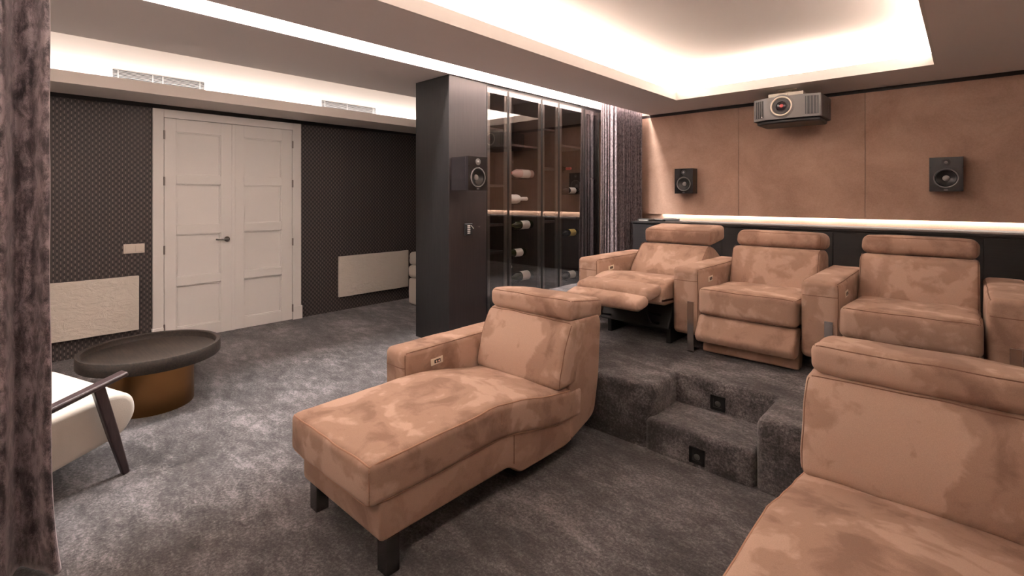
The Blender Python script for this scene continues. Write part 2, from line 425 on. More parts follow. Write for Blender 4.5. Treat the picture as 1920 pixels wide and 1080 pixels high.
def thing(name, loc, label, cat, group=None):
    o = bpy.data.objects.new(name, None); C.objects.link(o); o.location = loc; o.empty_display_size = .1
    ROOT[o] = tuple(loc); return tag(o, label, cat, group)
def struct(name, g, mat, parent=None, **kw):
    o = link(name, g, mat, parent, **kw)
    if not parent: o['kind'] = 'structure'
    return o

# ------------------------------------------------------------ the shell
XW = -5.50; XR = 1.15; YF = -2.2; YB = 6.255
struct('floor', G().box(XW-.1, XR+.1, YF-.1, YB+.1, -.1, 0), M_carpet, smooth=False)
struct('wall_left', G().box(XW-.1, XW, YF-.1, YB+.1, 0, 2.9), M_wallpaper, smooth=False)
struct('wall_back', G().box(XW, XR, YB, YB+.1, 0, 2.95), M_velvetwall, smooth=False)
struct('wall_right', G().box(XR, XR+.1, YF-.1, YB+.1, 0, 2.95), M_plaster, smooth=False)
struct('wall_front', G().box(XW, XR, YF-.1, YF, 0, 2.95), M_plaster, smooth=False)
SX0, SX1 = -3.42, -3.165
# ceiling: flat slabs between the light slot, the cove and the wall recess
cg = G()
cg.box(-4.52, SX0, YF, YB, H, 2.99)                       # over the passage, up to the slot
cg.box(SX1, CX0-.17, YF, YB, H, 2.99)                     # between slot and cove
cg.box(CX0-.17, CX0-.02, CY0-.17, CY1+.17, H, 2.495)
cg.box(CX1+.17, XR, YF, YB, H, 2.99)
cg.box(CX1+.02, CX1+.17, CY0-.17, CY1+.17, H, 2.495)
cg.box(CX0-.02, CX1+.02, CY1+.02, CY1+.17, H, 2.495); cg.box(CX0-.17, CX1+.17, CY1+.17, YB, H, 2.99)
cg.box(CX0-.02, CX1+.02, CY0-.17, CY0-.02, H, 2.495); cg.box(CX0-.17, CX1+.17, YF, CY0-.17, H, 2.99)
struct('ceiling', cg, M_paint, smooth=False)
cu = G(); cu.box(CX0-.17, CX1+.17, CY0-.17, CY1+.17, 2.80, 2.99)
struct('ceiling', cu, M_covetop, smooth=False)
sc = G(); sc.box(SX0, SX1, YF, YB, 2.95, 2.99)
struct('ceiling', sc, M_paintw, smooth=False)
struct('ceiling', G().box(XW, -4.52, YF, YB, 2.78, 2.99), M_paintw, smooth=False)
lip = G(); Z1 = 2.562
lip.box(CX0-.02, CX0, CY0-.02, CY1+.02, H, Z1); lip.box(CX1, CX1+.02, CY0-.02, CY1+.02, H, Z1)
lip.box(CX0, CX1, CY1, CY1+.02, H, Z1); lip.box(CX0, CX1, CY0-.02, CY0, H, Z1)
struct('trim_1', lip, M_paintw, smooth=False)
ci = G()
ci.box(CX0-.172, CX0-.168, CY0-.17, CY1+.17, 2.495, 2.80); ci.box(CX1+.168, CX1+.172, CY0-.17, CY1+.17, 2.495, 2.80)
ci.box(CX0-.17, CX1+.17, CY1+.168, CY1+.172, 2.495, 2.80); ci.box(CX0-.17, CX1+.17, CY0-.172, CY0-.168, 2.495, 2.80)
struct('trim_2', ci, M_paintw, smooth=False)
# light shelf above the door wall
shelf = G(); shelf.box(-4.99, -4.97, YF, YB, 2.21, 2.303); shelf.box(XW, -4.99, YF, YB, 2.21, 2.235); shelf.box(XW, -5.10, YF, YB, 2.235, 2.78)
struct('trim_3', shelf, M_paintw, smooth=False)
# upholstered panels of the projector wall: three sheets with tight joints
for i, (xa, xb) in enumerate(((-3.44, -2.012), (-2.008, -0.769), (-0.765, XR))):
    struct('trim_%d' % (4+i), G().box(xa, xb, 6.195, 6.215, 1.125, 2.425), M_velvetwall, smooth=False)
struct('trim_7', G().box(-3.44, XR, 6.215, YB, 1.142, 2.425), M_black, smooth=False)
struct('trim_8', G().box(-3.44, XR, 6.20, YB, 2.425, H), M_panelwood, smooth=False)  # dark strip above the panels, standing in for the shadow in the gap
struct('trim_9', G().box(XW, XW+.012, YF, YB, 2.175, 2.21), M_black, smooth=False)  # black strip painting in the shadow under the light shelf
# raised platform with a step cut into it
PZ = .33
outer = [(-2.55, 2.44), (-1.24, 2.44), (-1.24, 2.76), (-.72, 2.76), (-.72, 2.44), (XR, 2.44), (XR, YB), (-3.44, YB), (-3.44, 3.6), (-2.55, 3.6)]
pl = fillet(outer, [0, .09, .012, .012, .045, 0, 0, 0, 0, 0], 5)
g = G(); k = len(pl); cx_, cy_ = -1, 4
lay = [(0, 0), (PZ-.035, 0), (PZ-.018, .006), (PZ-.006, .018), (PZ, .035)]
Vv = []
Pn = []
for i in range(k):
    a = Vector(pl[i-1]); b = Vector(pl[(i+1) % k]); t = (b-a).normalized(); Pn.append(Vector((t.y, -t.x)))
for z, ins in lay:
    for i in range(k): q = Vector(pl[i])-Pn[i]*ins; Vv.append((q.x, q.y, z))
Ff = []
for j in range(len(lay)-1):
    for i in range(k): Ff.append((j*k+i, j*k+(i+1) % k, (j+1)*k+(i+1) % k, (j+1)*k+i))
Ff.append(tuple(range((len(lay)-1)*k, len(lay)*k)))
g.add(Vv, Ff)
struct('trim_10', g, M_carpet)['label'] = 'carpeted platform carrying the back row of seats'
st = RB(-1.275, -.722, 2.438, 2.80, -.02, .165, r=.028, m=(8, 4, 4), wob=.001)
struct('trim_11', st.mesh(), M_carpet)['label'] = 'carpeted step cut into the platform'

# door
DX = XW
d1 = thing('door_1', (DX, 1.77, 0), 'white panelled double door in the patterned wall', 'door'); d1['kind'] = 'structure'
del d1['category']
fr = G(); fr.box(DX, DX+.034, 1.092, 1.176, 0, 2.168); fr.box(DX, DX+.034, 2.365, 2.458, 0, 2.168); fr.box(DX, DX+.034, 1.176, 2.365, 2.092, 2.168)
fr.box(DX, DX+.042, 1.085, 1.176, 0, .145); fr.box(DX, DX+.042, 2.365, 2.47, 0, .145)
link('door_frame', fr, M_white, d1, smooth=False, bevel=.003)
def leaf(y0, y1, pan, zs):
    g = G(); t = .026; px0, px1 = pan
    g.box(DX, DX+.004, y0, y1, .004, 2.088)
    g.box(DX, DX+t, y0, px0, .004, 2.088); g.box(DX, DX+t, px1, y1, .004, 2.088)
    edges = [.004]+[z for ab in zs for z in ab]+[2.088]
    for i in range(0, len(edges), 2): g.box(DX, DX+t, px0, px1, edges[i], edges[i+1])
    for (a, b) in zs:                                  # sticking around each panel, then the raised field
        g.box(DX, DX+.016, px0, px0+.012, a, b); g.box(DX, DX+.016, px1-.012, px1, a, b)
        g.box(DX, DX+.016, px0, px1, a, a+.012); g.box(DX, DX+.016, px0, px1, b-.012, b)
    return g
ZS = [(.112, .513), (.591, .998), (1.078, 1.476), (1.560, 1.967)]
la = link('door_leaf', leaf(1.180, 1.762, (1.274, 1.654), ZS), M_white, d1, smooth=False, bevel=.0025)
lb = link('door_leaf', leaf(1.768, 2.361, (1.867, 2.249), ZS), M_white, d1, smooth=False, bevel=.0025)
link('astragal', G().box(DX, DX+.034, 1.752, 1.782, .004, 2.088), M_white, d1, smooth=False, bevel=.004)
hd = G(); hd.cyl((DX+.026, 1.707, .931), 0, .026, .010); hd.cyl((DX+.020, 1.707, .931), 0, .009, .04); hd.tube([(DX+.06, 1.715, .931), (DX+.06, 1.66, .932), (DX+.058, 1.60, .934)], .008, n=10)
h = link('door_handle', hd, M_darkchrome, la); h['label'] = 'dark lever handle'
for y, leaf_o in ((1.178, la), (2.363, lb)):
    for z in (.13, .60 if y < 2 else .60, .86, 1.50, 1.93):
        if z == .60: continue
        hg = G(); hg.cyl((DX+.038, y, z-.04), 2, .007, .08, 10); hg.box(DX+.01, DX+.036, y-.004, y+.004, z-.04, z+.04)
        q = link('hinge', hg, M_hinge, leaf_o)
# switch plate
t = thing('light_switch', (DX, .96, .89), 'ivory double rocker light switch plate left of the door', 'light switch')
link('plate', RB(DX, DX+.010, .882, 1.036, .848, .932, r=.004, m=(1, 2, 2), wob=0).mesh(), M_switch, t)
for y in (.922, .997): link('rocker', RB(DX+.004, DX+.015, y-.028, y+.028, .860, .920, r=.003, m=(1, 2, 2), wob=0).mesh(), M_switch, t)
# radiators
def radiator(y0, y1, label):
    t = thing('panel_radiator', (XW, (y0+y1)/2, .17), label, 'radiator', 'white stone panel radiators')
    link('stone_panel', RB(XW+.03, XW+.062, y0, y1, .168, .650, r=.005, m=(2, 14, 8), wob=.0015).mesh(), M_stone, t)
    for yy in (y0+.15, y1-.17): link('bracket', G().box(XW, XW+.032, yy, yy+.03, .25, .55), M_black, t, smooth=False)
radiator(0.0, .985, 'white rough stone radiator panel left of the door, partly behind the curtain')
radiator(2.896, 3.88, 'white rough stone radiator panel between the door and the dark cabinet')
# air vents
def vent(y0, y1, label):
    z0, z1 = 2.326, 2.392; X = -5.10
    t = thing('air_vent', (X, (y0+y1)/2, z0), label, 'air vent', 'linear air vents above the door wall')
    link('backing', G().box(X, X+.002, y0, y1, z0, z1), M_black, t, smooth=False)
    s = G(); n = 6
    for i in range(n+1):
        z = z0+(z1-z0)*i/n; s.box(X+.001, X+.0045, y0, y1, z-.0020, z+.0020)
    for q in (y0+.035, y0+(y1-y0)*(.41 if y0 < 1 else .45), y0+(y1-y0)*(.52 if y0 < 1 else .97), y1-.035): s.box(X+.001, X+.005, q-.004, q+.004, z0, z1)
    link('louvre', s, M_vent, t, smooth=False)
vent(.749, 1.404, 'white linear air grille in the lit recess above the white doors')
vent(2.515, 3.172, 'white linear air grille in the lit recess near the dark cabinet')

# ------------------------------------------------------------ wine cabinet
XC = -3.442; XCB = -3.94
t = thing('wine_cabinet', (-3.69, 4.15, 0), 'tall black wine cabinet with smoked glass doors, from floor to ceiling', 'cabinet')
sh = G(); sh.box(XCB, XC-.002, 2.896, 2.926, 0, H-.002); sh.box(XCB, XCB+.02, 2.926, 5.42, 0, H-.002)
sh.box(XCB+.02, XC-.02, 2.926, 5.42, 0, .30); sh.box(XCB+.02, XC-.004, 2.926, 5.42, 2.438, H-.002)
link('carcass', sh, M_blackoak, t, smooth=False, bevel=.0015)
link('front_panel', G().box(XC-.022, XC, 2.898, 3.370, .0, H-.004), M_panelwood, t, smooth=False, bevel=.0015)
link('side_panel', G().box(XCB+.02, XC-.03, 5.38, 5.42, .30, 2.438), M_blackoak, t, smooth=False)
link('inner_partition', G().box(XCB+.02, XC-.03, 3.35, 3.37, .30, 2.438), M_shelfwood, t, smooth=False)
doors = [(3.376, 3.682), (3.690, 4.224), (4.230, 4.533), (4.539, 5.050), (5.056, 5.372)]
for i, (a, b) in enumerate(doors):
    f = G(); w_ = .009; z0, z1 = .10, 2.436
    f.box(XC-.022, XC, a, a+w_, z0, z1); f.box(XC-.022, XC, b-w_, b, z0, z1); f.box(XC-.022, XC, a+w_, b-w_, z0, z0+w_); f.box(XC-.022, XC, a+w_, b-w_, z1-w_, z1)
    d = link('door', f, M_alu, t, smooth=False)
    e = G(); q = .050
    e.box(XC-.024, XC-.010, a+w_, a+q, z0+w_, z1-w_); e.box(XC-.024, XC-.010, b-q, b-w_, z0+w_, z1-w_); e.box(XC-.024, XC-.010, a+q, b-q, z1-q, z1-w_); e.box(XC-.024, XC-.010, a+q, b-q, z0+w_, z0+q)
    link('inner_frame', e, M_alulight, d, smooth=False)
    gp = G().add([(XC-.004, a+w_, z0+w_), (XC-.004, b-w_, z0+w_), (XC-.004, b-w_, z1-w_), (XC-.004, a+w_, z1-w_)], [(0, 1, 2, 3)])
    link('glass_pane', gp, M_glass, d, smooth=False)
bays = [(3.37, 3.70), (3.70, 4.29), (4.29, 4.62), (4.62, 5.20), (5.20, 5.38)]
for y in (3.70, 4.29, 4.62, 5.20): link('partition', G().box(XCB+.02, XC-.03, y-.009, y+.009, .30, 2.438), M_shelfwood, t, smooth=False)
zs = [(2.05, 1.48, 1.08, .80), (1.91,), (2.13, 1.69, 1.08), (1.97,), (1.6,)]
for (a, b), zl in zip(bays, zs):
    for z in zl:
        link('shelf', G().box(XCB+.02, -3.50, a+.009, b-.009, z-.022, z), M_shelfwood, t, smooth=False)
# bottles lying on pegs, axis along y
def bottle(y0, y1, z, r, mats, neck, label, x=-3.62, lab=None, cap=None, peg=True, group='wine bottles lying in the glass cabinet'):
    Lb = y1-y0; sg = 1 if neck == 'left' else -1; yb = y1 if neck == 'left' else y0   # yb: bottle base
    o = thing('wine_bottle', (x, (y0+y1)/2, z-r), label, 'bottle', group)
    pr_ = [(r*.8, 0), (r, .012), (r, Lb*.60), (r*.86, Lb*.66), (r*.45, Lb*.74), (r*.36, Lb*.78), (r*.36, Lb*.97), (r*.40, Lb*.975), (r*.40, Lb)]
    link('glass_body', G().lathe((x, yb, z), 1, pr_, 24, -sg), mats[0], o)
    if lab:
        a, b = Lb*.16, Lb*.46; link('label', G().lathe((x, yb, z), 1, [(r*1.01, a), (r*1.02, a+.001), (r*1.02, b-.001), (r*1.01, b)], 24, -sg), lab, o)
    link('capsule', G().lathe((x, yb, z), 1, [(r*.38, Lb*.80), (r*.42, Lb*.81), (r*.44, Lb*1.0), (r*.3, Lb*1.004)], 20, -sg), cap or mats[0], o)
    if peg:
        for f in (.14, .62):
            pq = G().tube([(XCB+.02, yb-sg*Lb*f, z-r-.006), (x+r*.9, yb-sg*Lb*f, z-r-.006)], .0045, n=8)
            q = link('wall_peg', pq, M_darkchrome, t)
    return o
bottle(3.83, 4.262, 1.612, .046, [M_pinkwine], 'left', 'pink rose wine bottle with a red seal, topmost in the wide left glass bay', cap=M_redfoil, lab=M_whitefoil)
bottle(3.755, 4.168, 1.332, .050, [M_whitefoil], 'right', 'all-white bottle with dark neck band below the pink bottle')
bottle(3.83, 4.250, 1.045, .046, [M_greenglass], 'left', 'dark bottle with white label just below the bright reflected strip, left bay', lab=M_label)
bottle(3.75, 4.131, .745, .043, [M_greenglass], 'left', 'olive green bottle with pale label, second from the bottom in the left bay', lab=M_label)
bottle(3.83, 4.250, .482, .050, [M_greenglass], 'left', 'green bottle with white label, lowest in the wide left bay', lab=M_label)
bottle(4.74, 5.140, 1.435, .038, [M_darkglass], 'left', 'dark bottle with small white label, topmost in the right glass bay', lab=M_label)
bottle(4.74, 5.132, .912, .042, [M_darkglass], 'left', 'dark bottle with a yellow label in the right glass bay', lab=M_labely)
bottle(4.72, 5.125, .39, .045, [M_darkglass], 'left', 'dark bottle with white label, lowest in the right glass bay', lab=M_label)
# bottles stored neck-out: only capsules catch the light
def neckout(y, z, mat, label, x=-3.60):
    o = thing('wine_bottle', (x-.15, y, z-.038), label, 'bottle', 'wine bottles stored neck out')
    link('glass_body', G().lathe((x-.29, y, z), 0, [(.03, 0), (.037, .01), (.037, .16), (.016, .22), (.013, .30)], 20), M_darkglass, o)
    link('capsule', G().lathe((x-.06, y, z), 0, [(.015, 0), (.016, .002), (.016, .07), (.010, .072)], 16), mat, o)
    link('wall_peg', G().tube([(XCB+.02, y, z-.043), (x-.1, y, z-.043)], .0045, n=8), M_darkchrome, t)
neckout(4.968, 1.706, M_redfoil, 'bottle with a red capsule, neck out, high in the right glass bay')
neckout(3.90, 1.73, M_darkchrome, 'bottle with a silver capsule, neck out, above the pink bottle')
neckout(3.885, .605, M_label, 'bottle with a pale capsule, neck out, above the lowest left bottle')

# thermostat
t = thing('thermostat', (XC, 3.128, 1.0), 'small black wall controller with pale bars on the dark panel below the speaker', 'thermostat')
link('plate', RB(XC, XC+.014, 3.078, 3.172, .995, 1.103, r=.004, m=(1, 2, 2), wob=0).mesh(), M_black, t)
b = G()
for i in range(5): b.box(XC+.0135, XC+.016, 3.108, 3.142, 1.010+i*.017, 1.020+i*.017)
link('display_bars', b, M_bar, t, smooth=False)
link('lever', G().tube([(XC+.018, 3.148, 1.085), (XC+.030, 3.170, 1.055)], .004), M_darkchrome, t)

# ------------------------------------------------------------ speakers
def speaker(c, w_, h_, d_, face, label):
    """c: centre of baffle; face 'y' looks to -y, 'x' looks to +x"""
    t = thing('wall_speaker', (c[0], c[1]+(d_ if face == 'y' else 0), c[2]-h_/2) if face == 'y' else (c[0]-d_, c[1], c[2]-h_/2), label, 'speaker', 'black wall speakers')
    def T(g):   # local: u right, v out, w up  -> world
        if face == 'y': g.v = [(c[0]+a, c[1]-o, c[2]+z) for a, o, z in g.v]
        else: g.v = [(c[0]+o, c[1]+a, c[2]+z) for a, o, z in g.v]
        return g
    link('enclosure', T(G().box(-w_/2, w_/2, -d_, -.034, -h_/2, h_/2)), M_blackgloss, t, smooth=False, bevel=.003)
    wz = -h_*.115; R = w_*.375
    bf = G(); n_ = 48; zt = wz+R+.012; ring = []; rect = []
    for i_ in range(n_):
        a_ = 2*PI*i_/n_; ca_, sa_ = math.cos(a_), math.sin(a_); ring.append((R*.9*ca_, wz+R*.9*sa_))
        kx = (w_/2)/abs(ca_) if abs(ca_) > 1e-6 else 9; kz = ((zt-wz) if sa_ > 0 else (h_/2+wz))/abs(sa_) if abs(sa_) > 1e-6 else 9
        k_ = min(kx, kz); rect.append((k_*ca_, wz+k_*sa_))
    V_ = [(a, 0, b) for a, b in rect]+[(a, 0, b) for a, b in ring]+[(a, -.034, b) for a, b in ring]
    F_ = [(i_, (i_+1) % n_, n_+(i_+1) % n_, n_+i_) for i_ in range(n_)]+[(n_+i_, n_+(i_+1) % n_, 2*n_+(i_+1) % n_, 2*n_+i_) for i_ in range(n_)]
    bf.add(V_, F_)
    bf.add([(-w_/2, 0, zt), (w_/2, 0, zt), (w_/2, 0, h_/2), (-w_/2, 0, h_/2), (-w_/2, 0, -h_/2), (w_/2, 0, -h_/2),
            (-w_/2, -.034, -h_/2), (w_/2, -.034, -h_/2), (w_/2, -.034, h_/2), (-w_/2, -.034, h_/2)],
           [(0, 1, 2, 3), (4, 5, 7, 6), (5, 1, 2, 8, 7), (4, 6, 9, 3, 0), (3, 2, 8, 9)])
    link('baffle', T(bf), M_blackgloss, t, smooth=False)
    dr = link('woofer', T(G().lathe((0, 0, wz), 1, [(R*.80, .0), (R*.72, -.004), (R*.55, -.016), (R*.30, -.029), (.001, -.030)], 40, cap=False)), M_cone, t)
    link('driver_ring', T(G().lathe((0, 0, wz), 1, [(R*1.0, 0), (R*1.0, .006), (R*.97, .008), (R*.92, .007), (R*.89, .003), (R*.88, -.004)], 48, cap=False)), M_trim, dr)
    link('surround', T(G().lathe((0, 0, wz), 1, [(R*.89, -.003), (R*.87, .004), (R*.83, .006), (R*.79, .004), (R*.77, -.003)], 48, cap=False)), M_black, dr)
    link('dust_cap', T(G().lathe((0, 0, wz), 1, [(R*.30, -.030), (R*.27, -.018), (R*.15, -.010), (.001, -.008)], 24)), M_dome, dr)
    tz = h_*.345; r = w_*.125
    tw = link('tweeter', T(G().lathe((0, 0, tz), 1, [(r, 0), (r, .005), (r*.8, .006), (r*.55, .001), (.001, .001)], 28)), M_trim if face == 'x' else M_darkgrey, t)
    link('dome', T(G().lathe((0, 0, tz), 1, [(r*.45, .0), (r*.40, .006), (r*.2, .010), (.001, .011)], 20)), M_dome, tw)
    link('badge', T(G().box(-.014, .014, 0, .002, -h_*.465, -h_*.445)), M_trim, t, smooth=False)
    return t
speaker((-2.62, 6.035, 1.555), .236, .315, .14, 'y', 'small black speaker on the velvet wall beside the curtain')
speaker((-.138, 6.035, 1.562), .236, .315, .14, 'y', 'black speaker on the velvet wall right of the projector')
speaker((-3.195, 3.021, 1.562), .234, .300, .225, 'x', 'black speaker mounted on the dark cabinet panel')

# ------------------------------------------------------------ projector
t = thing('projector', (-1.345, 5.75, 2.13), 'grey ceiling projector with a large cream-ringed lens', 'projector')
X0, X1, Y0 = -1.655, -1.035, 5.50
def plan(y0, ins): return fillet([(X0+.0, y0+.07), (X0+.13, y0), (X1-.15, y0), (X1, y0+.045), (X1+.01, 5.98), (X0-.01, 5.98)], .03, 4)
body = prism_z(plan(Y0+.02, 0), 2.14, 2.366)
hull = fillet([(X0+.02, 5.60), (X0+.15, 5.54), (X1-.15, 5.54), (X1-.01, 5.57), (X1-.02, 5.96), (X0+.02, 5.96)], .03, 4)
k = len(body.v)//2
link('housing', body, M_darkgrey, t, bevel=.01)
low = prism_z(hull, 2.105, 2.145); link('bottom_cover', low, M_black, t, bevel=.012)
face_poly = fillet([(X0+.0, Y0+.07), (X0+.13, Y0), (X1-.15, Y0), (X1+.0, Y0+.045), (X1+.0, Y0+.09), (X0, Y0+.09)], [.01, .02, .02, .02, .004, .004], 4)
fa = link('front_fascia', prism_z(face_poly, 2.142, 2.368), M_grey, t, bevel=.008)
LC = (-1.372, Y0, 2.268)
ln = link('lens', G().lathe((LC[0], LC[1]+.03, LC[2]), 1, [(.118, 0), (.116, .032), (.106, .036), (.085, .038), (.080, .030), (.001, .030)], 48, -1), M_grey, t)
link('lens_ring', G().lathe((LC[0], LC[1]-.008, LC[2]), 1, [(.098, 0), (.099, .010), (.093, .014), (.086, .010), (.084, 0)], 48, -1, cap=False), M_ring, ln)
link('lens_barrel', G().lathe((LC[0], LC[1]-.006, LC[2]), 1, [(.080, 0), (.078, .004), (.058, .004), (.056, .012), (.050, .013), (.046, .002), (.001, .002)], 40, -1), M_darkgrey, ln)
link('lens_element', G().lathe((LC[0], LC[1]-.009, LC[2]), 1, [(.046, 0), (.038, .006), (.022, .010), (.001, .011)], 32, -1), M_lens, ln)
link('lens_coating', G().lathe((LC[0]+.004, LC[1]-.0195, LC[2]+.002), 1, [(.018, 0), (.014, .001), (.008, .002), (.001, .002)], 20, -1), M_red, ln)
def vents(pa, pb, n, nm):
    """vertical louvres on a facet between two plan points"""
    a = Vector(pa); b = Vector(pb); d = (b-a); nn = Vector((d.y, -d.x)).normalized()*.004
    q = G(); z0, z1 = 2.168, 2.345
    A = a+d*.14+nn*.4; B = a+d*.86+nn*.4
    q.add([(A.x, A.y, z0), (B.x, B.y, z0), (B.x, B.y, z1), (A.x, A.y, z1), (A.x, A.y+.01, z0), (B.x, B.y+.01, z0), (B.x, B.y+.01, z1), (A.x, A.y+.01, z1)],
          [(0, 1, 2, 3), (4, 7, 6, 5), (0, 4, 5, 1), (3, 2, 6, 7), (0, 3, 7, 4), (1, 5, 6, 2)])
    v = link('air_intake', q, M_black, t, smooth=False)
    s = G()
    for i in range(n):
        c = a+d*(.14+.72*(i+.5)/n)+nn*1.2; s.box(c.x-.004, c.x+.004, c.y-.003, c.y+.004, z0+.002, z1-.002)
    link('louvre', s, M_grey, v, smooth=False)
vents((X0, Y0+.07), (X0+.13, Y0), 4, 'l'); vents((X1-.15, Y0), (X1, Y0+.045), 4, 'r')
led = G(); led.cyl((-1.555, Y0+.003, 2.176), 1, .006, -.006, 12)
link('indicator', led, M_bar, t)
link('red_mark', G().box(-1.548, -1.538, Y0+.014, Y0+.02, 2.145, 2.160), M_red, t, smooth=False)
mk = G()      # the small vertical lettering on the side: too small to read, four short strokes
for i in range(4): mk.box(X1+.0095, X1+.0125, 5.815, 5.845, 2.205+i*.026, 2.222+i*.026)
link('side_marking', mk, M_grey, t, smooth=False)
mt = G(); mt.box(-1.52, -1.20, 5.62, 5.86, 2.40, 2.415); mt.box(-1.52, -1.20, 5.60, 5.62, 2.38, 2.42)
mt.cyl((-1.36, 5.74, 2.41), 2, .035, .054); mt.box(-1.45, -1.27, 5.66, 5.82, 2.455, 2.464)
for px_ in (-1.50, -1.22):
    for py_ in (5.64, 5.84): mt.cyl((px_, py_, 2.36), 2, .008, .045, 10)
for px_ in (-1.385, -1.345): mt.lathe((px_, 5.61, 2.385), 2, [(.016, 0), (.012, .02), (.004, .035)], 12)
m_ = link('ceiling_mount', mt, M_ring, t, smooth=True); m_['label'] = 'pale metal ceiling mount'

# ------------------------------------------------------------ ledge cabinet behind the back row
t = thing('ledge_cabinet', (-1.0, 5.9, PZ), 'long black cabinet ledge along the velvet wall behind the back row', 'cabinet')
link('body', G().box(-3.10, XR-.004, 5.62, YB-.004, PZ, 1.03), M_darkcab, t, smooth=False)
link('top', G().box(-3.11, XR-.002, 5.595, YB-.002, 1.03, 1.050), M_darkcab, t, smooth=False, bevel=.002)
for a, b in ((-3.09, -2.0), (-1.995, -.95), (-.945, .1), (.105, XR-.01)):
    link('front_door', G().box(a, b, 5.604, 5.622, PZ+.04, 1.012), M_darkcab, t, smooth=False, bevel=.0015)
def remote(x, y, a, L, W, mat, label, z=1.050, th=.018):
    c = (x, y)
    t = thing('remote_control', (x, y, z), label, 'remote control', 'remote controls on the ledge')
    g = RB(x-L/2, x+L/2, y-W/2, y+W/2, z, z+th, r=.006, m=(3, 2, 1), wob=0).mesh(); link('case', rot2(g, c, a), mat, t)
    b = G()
    for i in range(6):
        for j in (-1, 0, 1): b.box(x-L*.38+i*L*.13, x-L*.38+i*L*.13+L*.06, y+j*W*.26-W*.07, y+j*W*.26+W*.07, z+th-.001, z+th+.002)
    link('buttons', rot2(b, c, a), M_bar, t, smooth=False)
remote(-2.98, 6.02, .3, .20, .05, M_black, 'black remote control at the curtain end of the ledge')
remote(-2.86, 5.86, -.5, .19, .05, M_black, 'black remote lying nearest the front edge of the ledge')
remote(-2.80, 6.08, .1, .20, .06, M_grey, 'grey remote beside the black ones on the ledge', th=.03)
t = thing('media_box', (-2.99, 5.80, 1.05), 'flat dark device lying at the left end of the ledge', 'device')
link('case', RB(-3.08, -2.92, 5.70, 5.86, 1.050, 1.078, r=.006, m=(2, 2, 1), wob=0).mesh(), M_darkgrey, t)
link('front_strip', G().box(-3.06, -2.94, 5.697, 5.702, 1.058, 1.066), M_bar, t, smooth=False)

# ------------------------------------------------------------ step lights
def steplight(x, y, z, s, label):
    t = thing('step_light', (x, y, z), label, 'step light', 'square step lights')
    f = G(); h_ = s/2
    for a in ((-h_, h_, -h_, -h_*.62), (-h_, h_, h_*.62, h_), (-h_, -h_*.62, -h_, h_), (h_*.62, h_, -h_, h_)):
        f.box(x+a[0], x+a[1], y-.006, y, z+a[2], z+a[3])
    link('bezel', f, M_black, t, smooth=False)
    link('recess', G().box(x-h_*.62, x+h_*.62, y-.002, y, z-h_*.62, z+h_*.62), M_black, t, smooth=False)
    link('lens', G().lathe((x, y-.002, z-.004), 1, [(.015, 0), (.013, .005), (.007, .008), (.001, .009)], 20, -1), M_lensdim, t)
steplight(-.988, 2.435, .060, .078, 'black square step light low in the front riser')
steplight(-1.002, 2.755, .222, .078, 'black square step light in the upper riser of the step')

# ------------------------------------------------------------ suede seating
def arm(t, x0, x1, yf, yb, z0, z1, chrome=True, seam=True, floor=None):
    r = RB(x0, x1, yf, yb, z0, z1, r=.032, crown=(.004, .002, .004), m=(4, 14, 8))
    a = link('armrest', r.mesh(), M_suede, t)
    s = G()
    zs_ = 1-2*.085/(z1-z0)
    s.tube(r.line([(-1, -1, zs_), (1, -1, zs_)]), .0022)
    s.tube(r.edge((1, 0, 1), 18), .0026); s.tube(r.edge((-1, 0, 1), 18), .0026)
    s.tube(r.edge((1, -1, 0), 14), .0022)
    q = link('seam', s, M_seam, a)
    return a
def sw_panel(arm_o, x, y, z, sg):
    """chrome switch plate on the inner face of an armrest; sg = direction it faces along x"""
    g = RB(x-.004, x+.004, y-.042, y+.042, z-.019, z+.019, r=.0035, m=(1, 2, 2), wob=0).mesh()
    p = link('control_plate', rotx(g, (y, z), .06), M_ring, arm_o); p['label'] = 'pale metal switch plate'
    b = G(); b.box(x-.006, x+.006, y-.018, y+.022, z-.009, z+.009); p2 = link('recess', rotx(b, (y, z), .06), M_black, arm_o, smooth=False)
    for dy in (-.008, .010):
        bb = G(); bb.cyl((x+sg*.005, y+dy, z), 0, .006, sg*.004, 14); link('button', bb, M_chrome, arm_o)
def plate_leg(t, x0, x1, yf, z0, z1, back=.09):
    g = G(); g.box(x0, x1, yf-.008, yf, z0, z1); g.box(x0, x1, yf-.008, yf+back, z0, z0+.008); g.box(x0, x1, yf+.0, yf+.006, z1-.006, z1)
    o = link('leg', g, M_chrome, t, smooth=False, bevel=.0015); o['label'] = 'chrome plate leg'
    return o
def sstep(a, b, x):
    u = max(0, min(1, (x-a)/(b-a))); return u*u*(3-2*u)

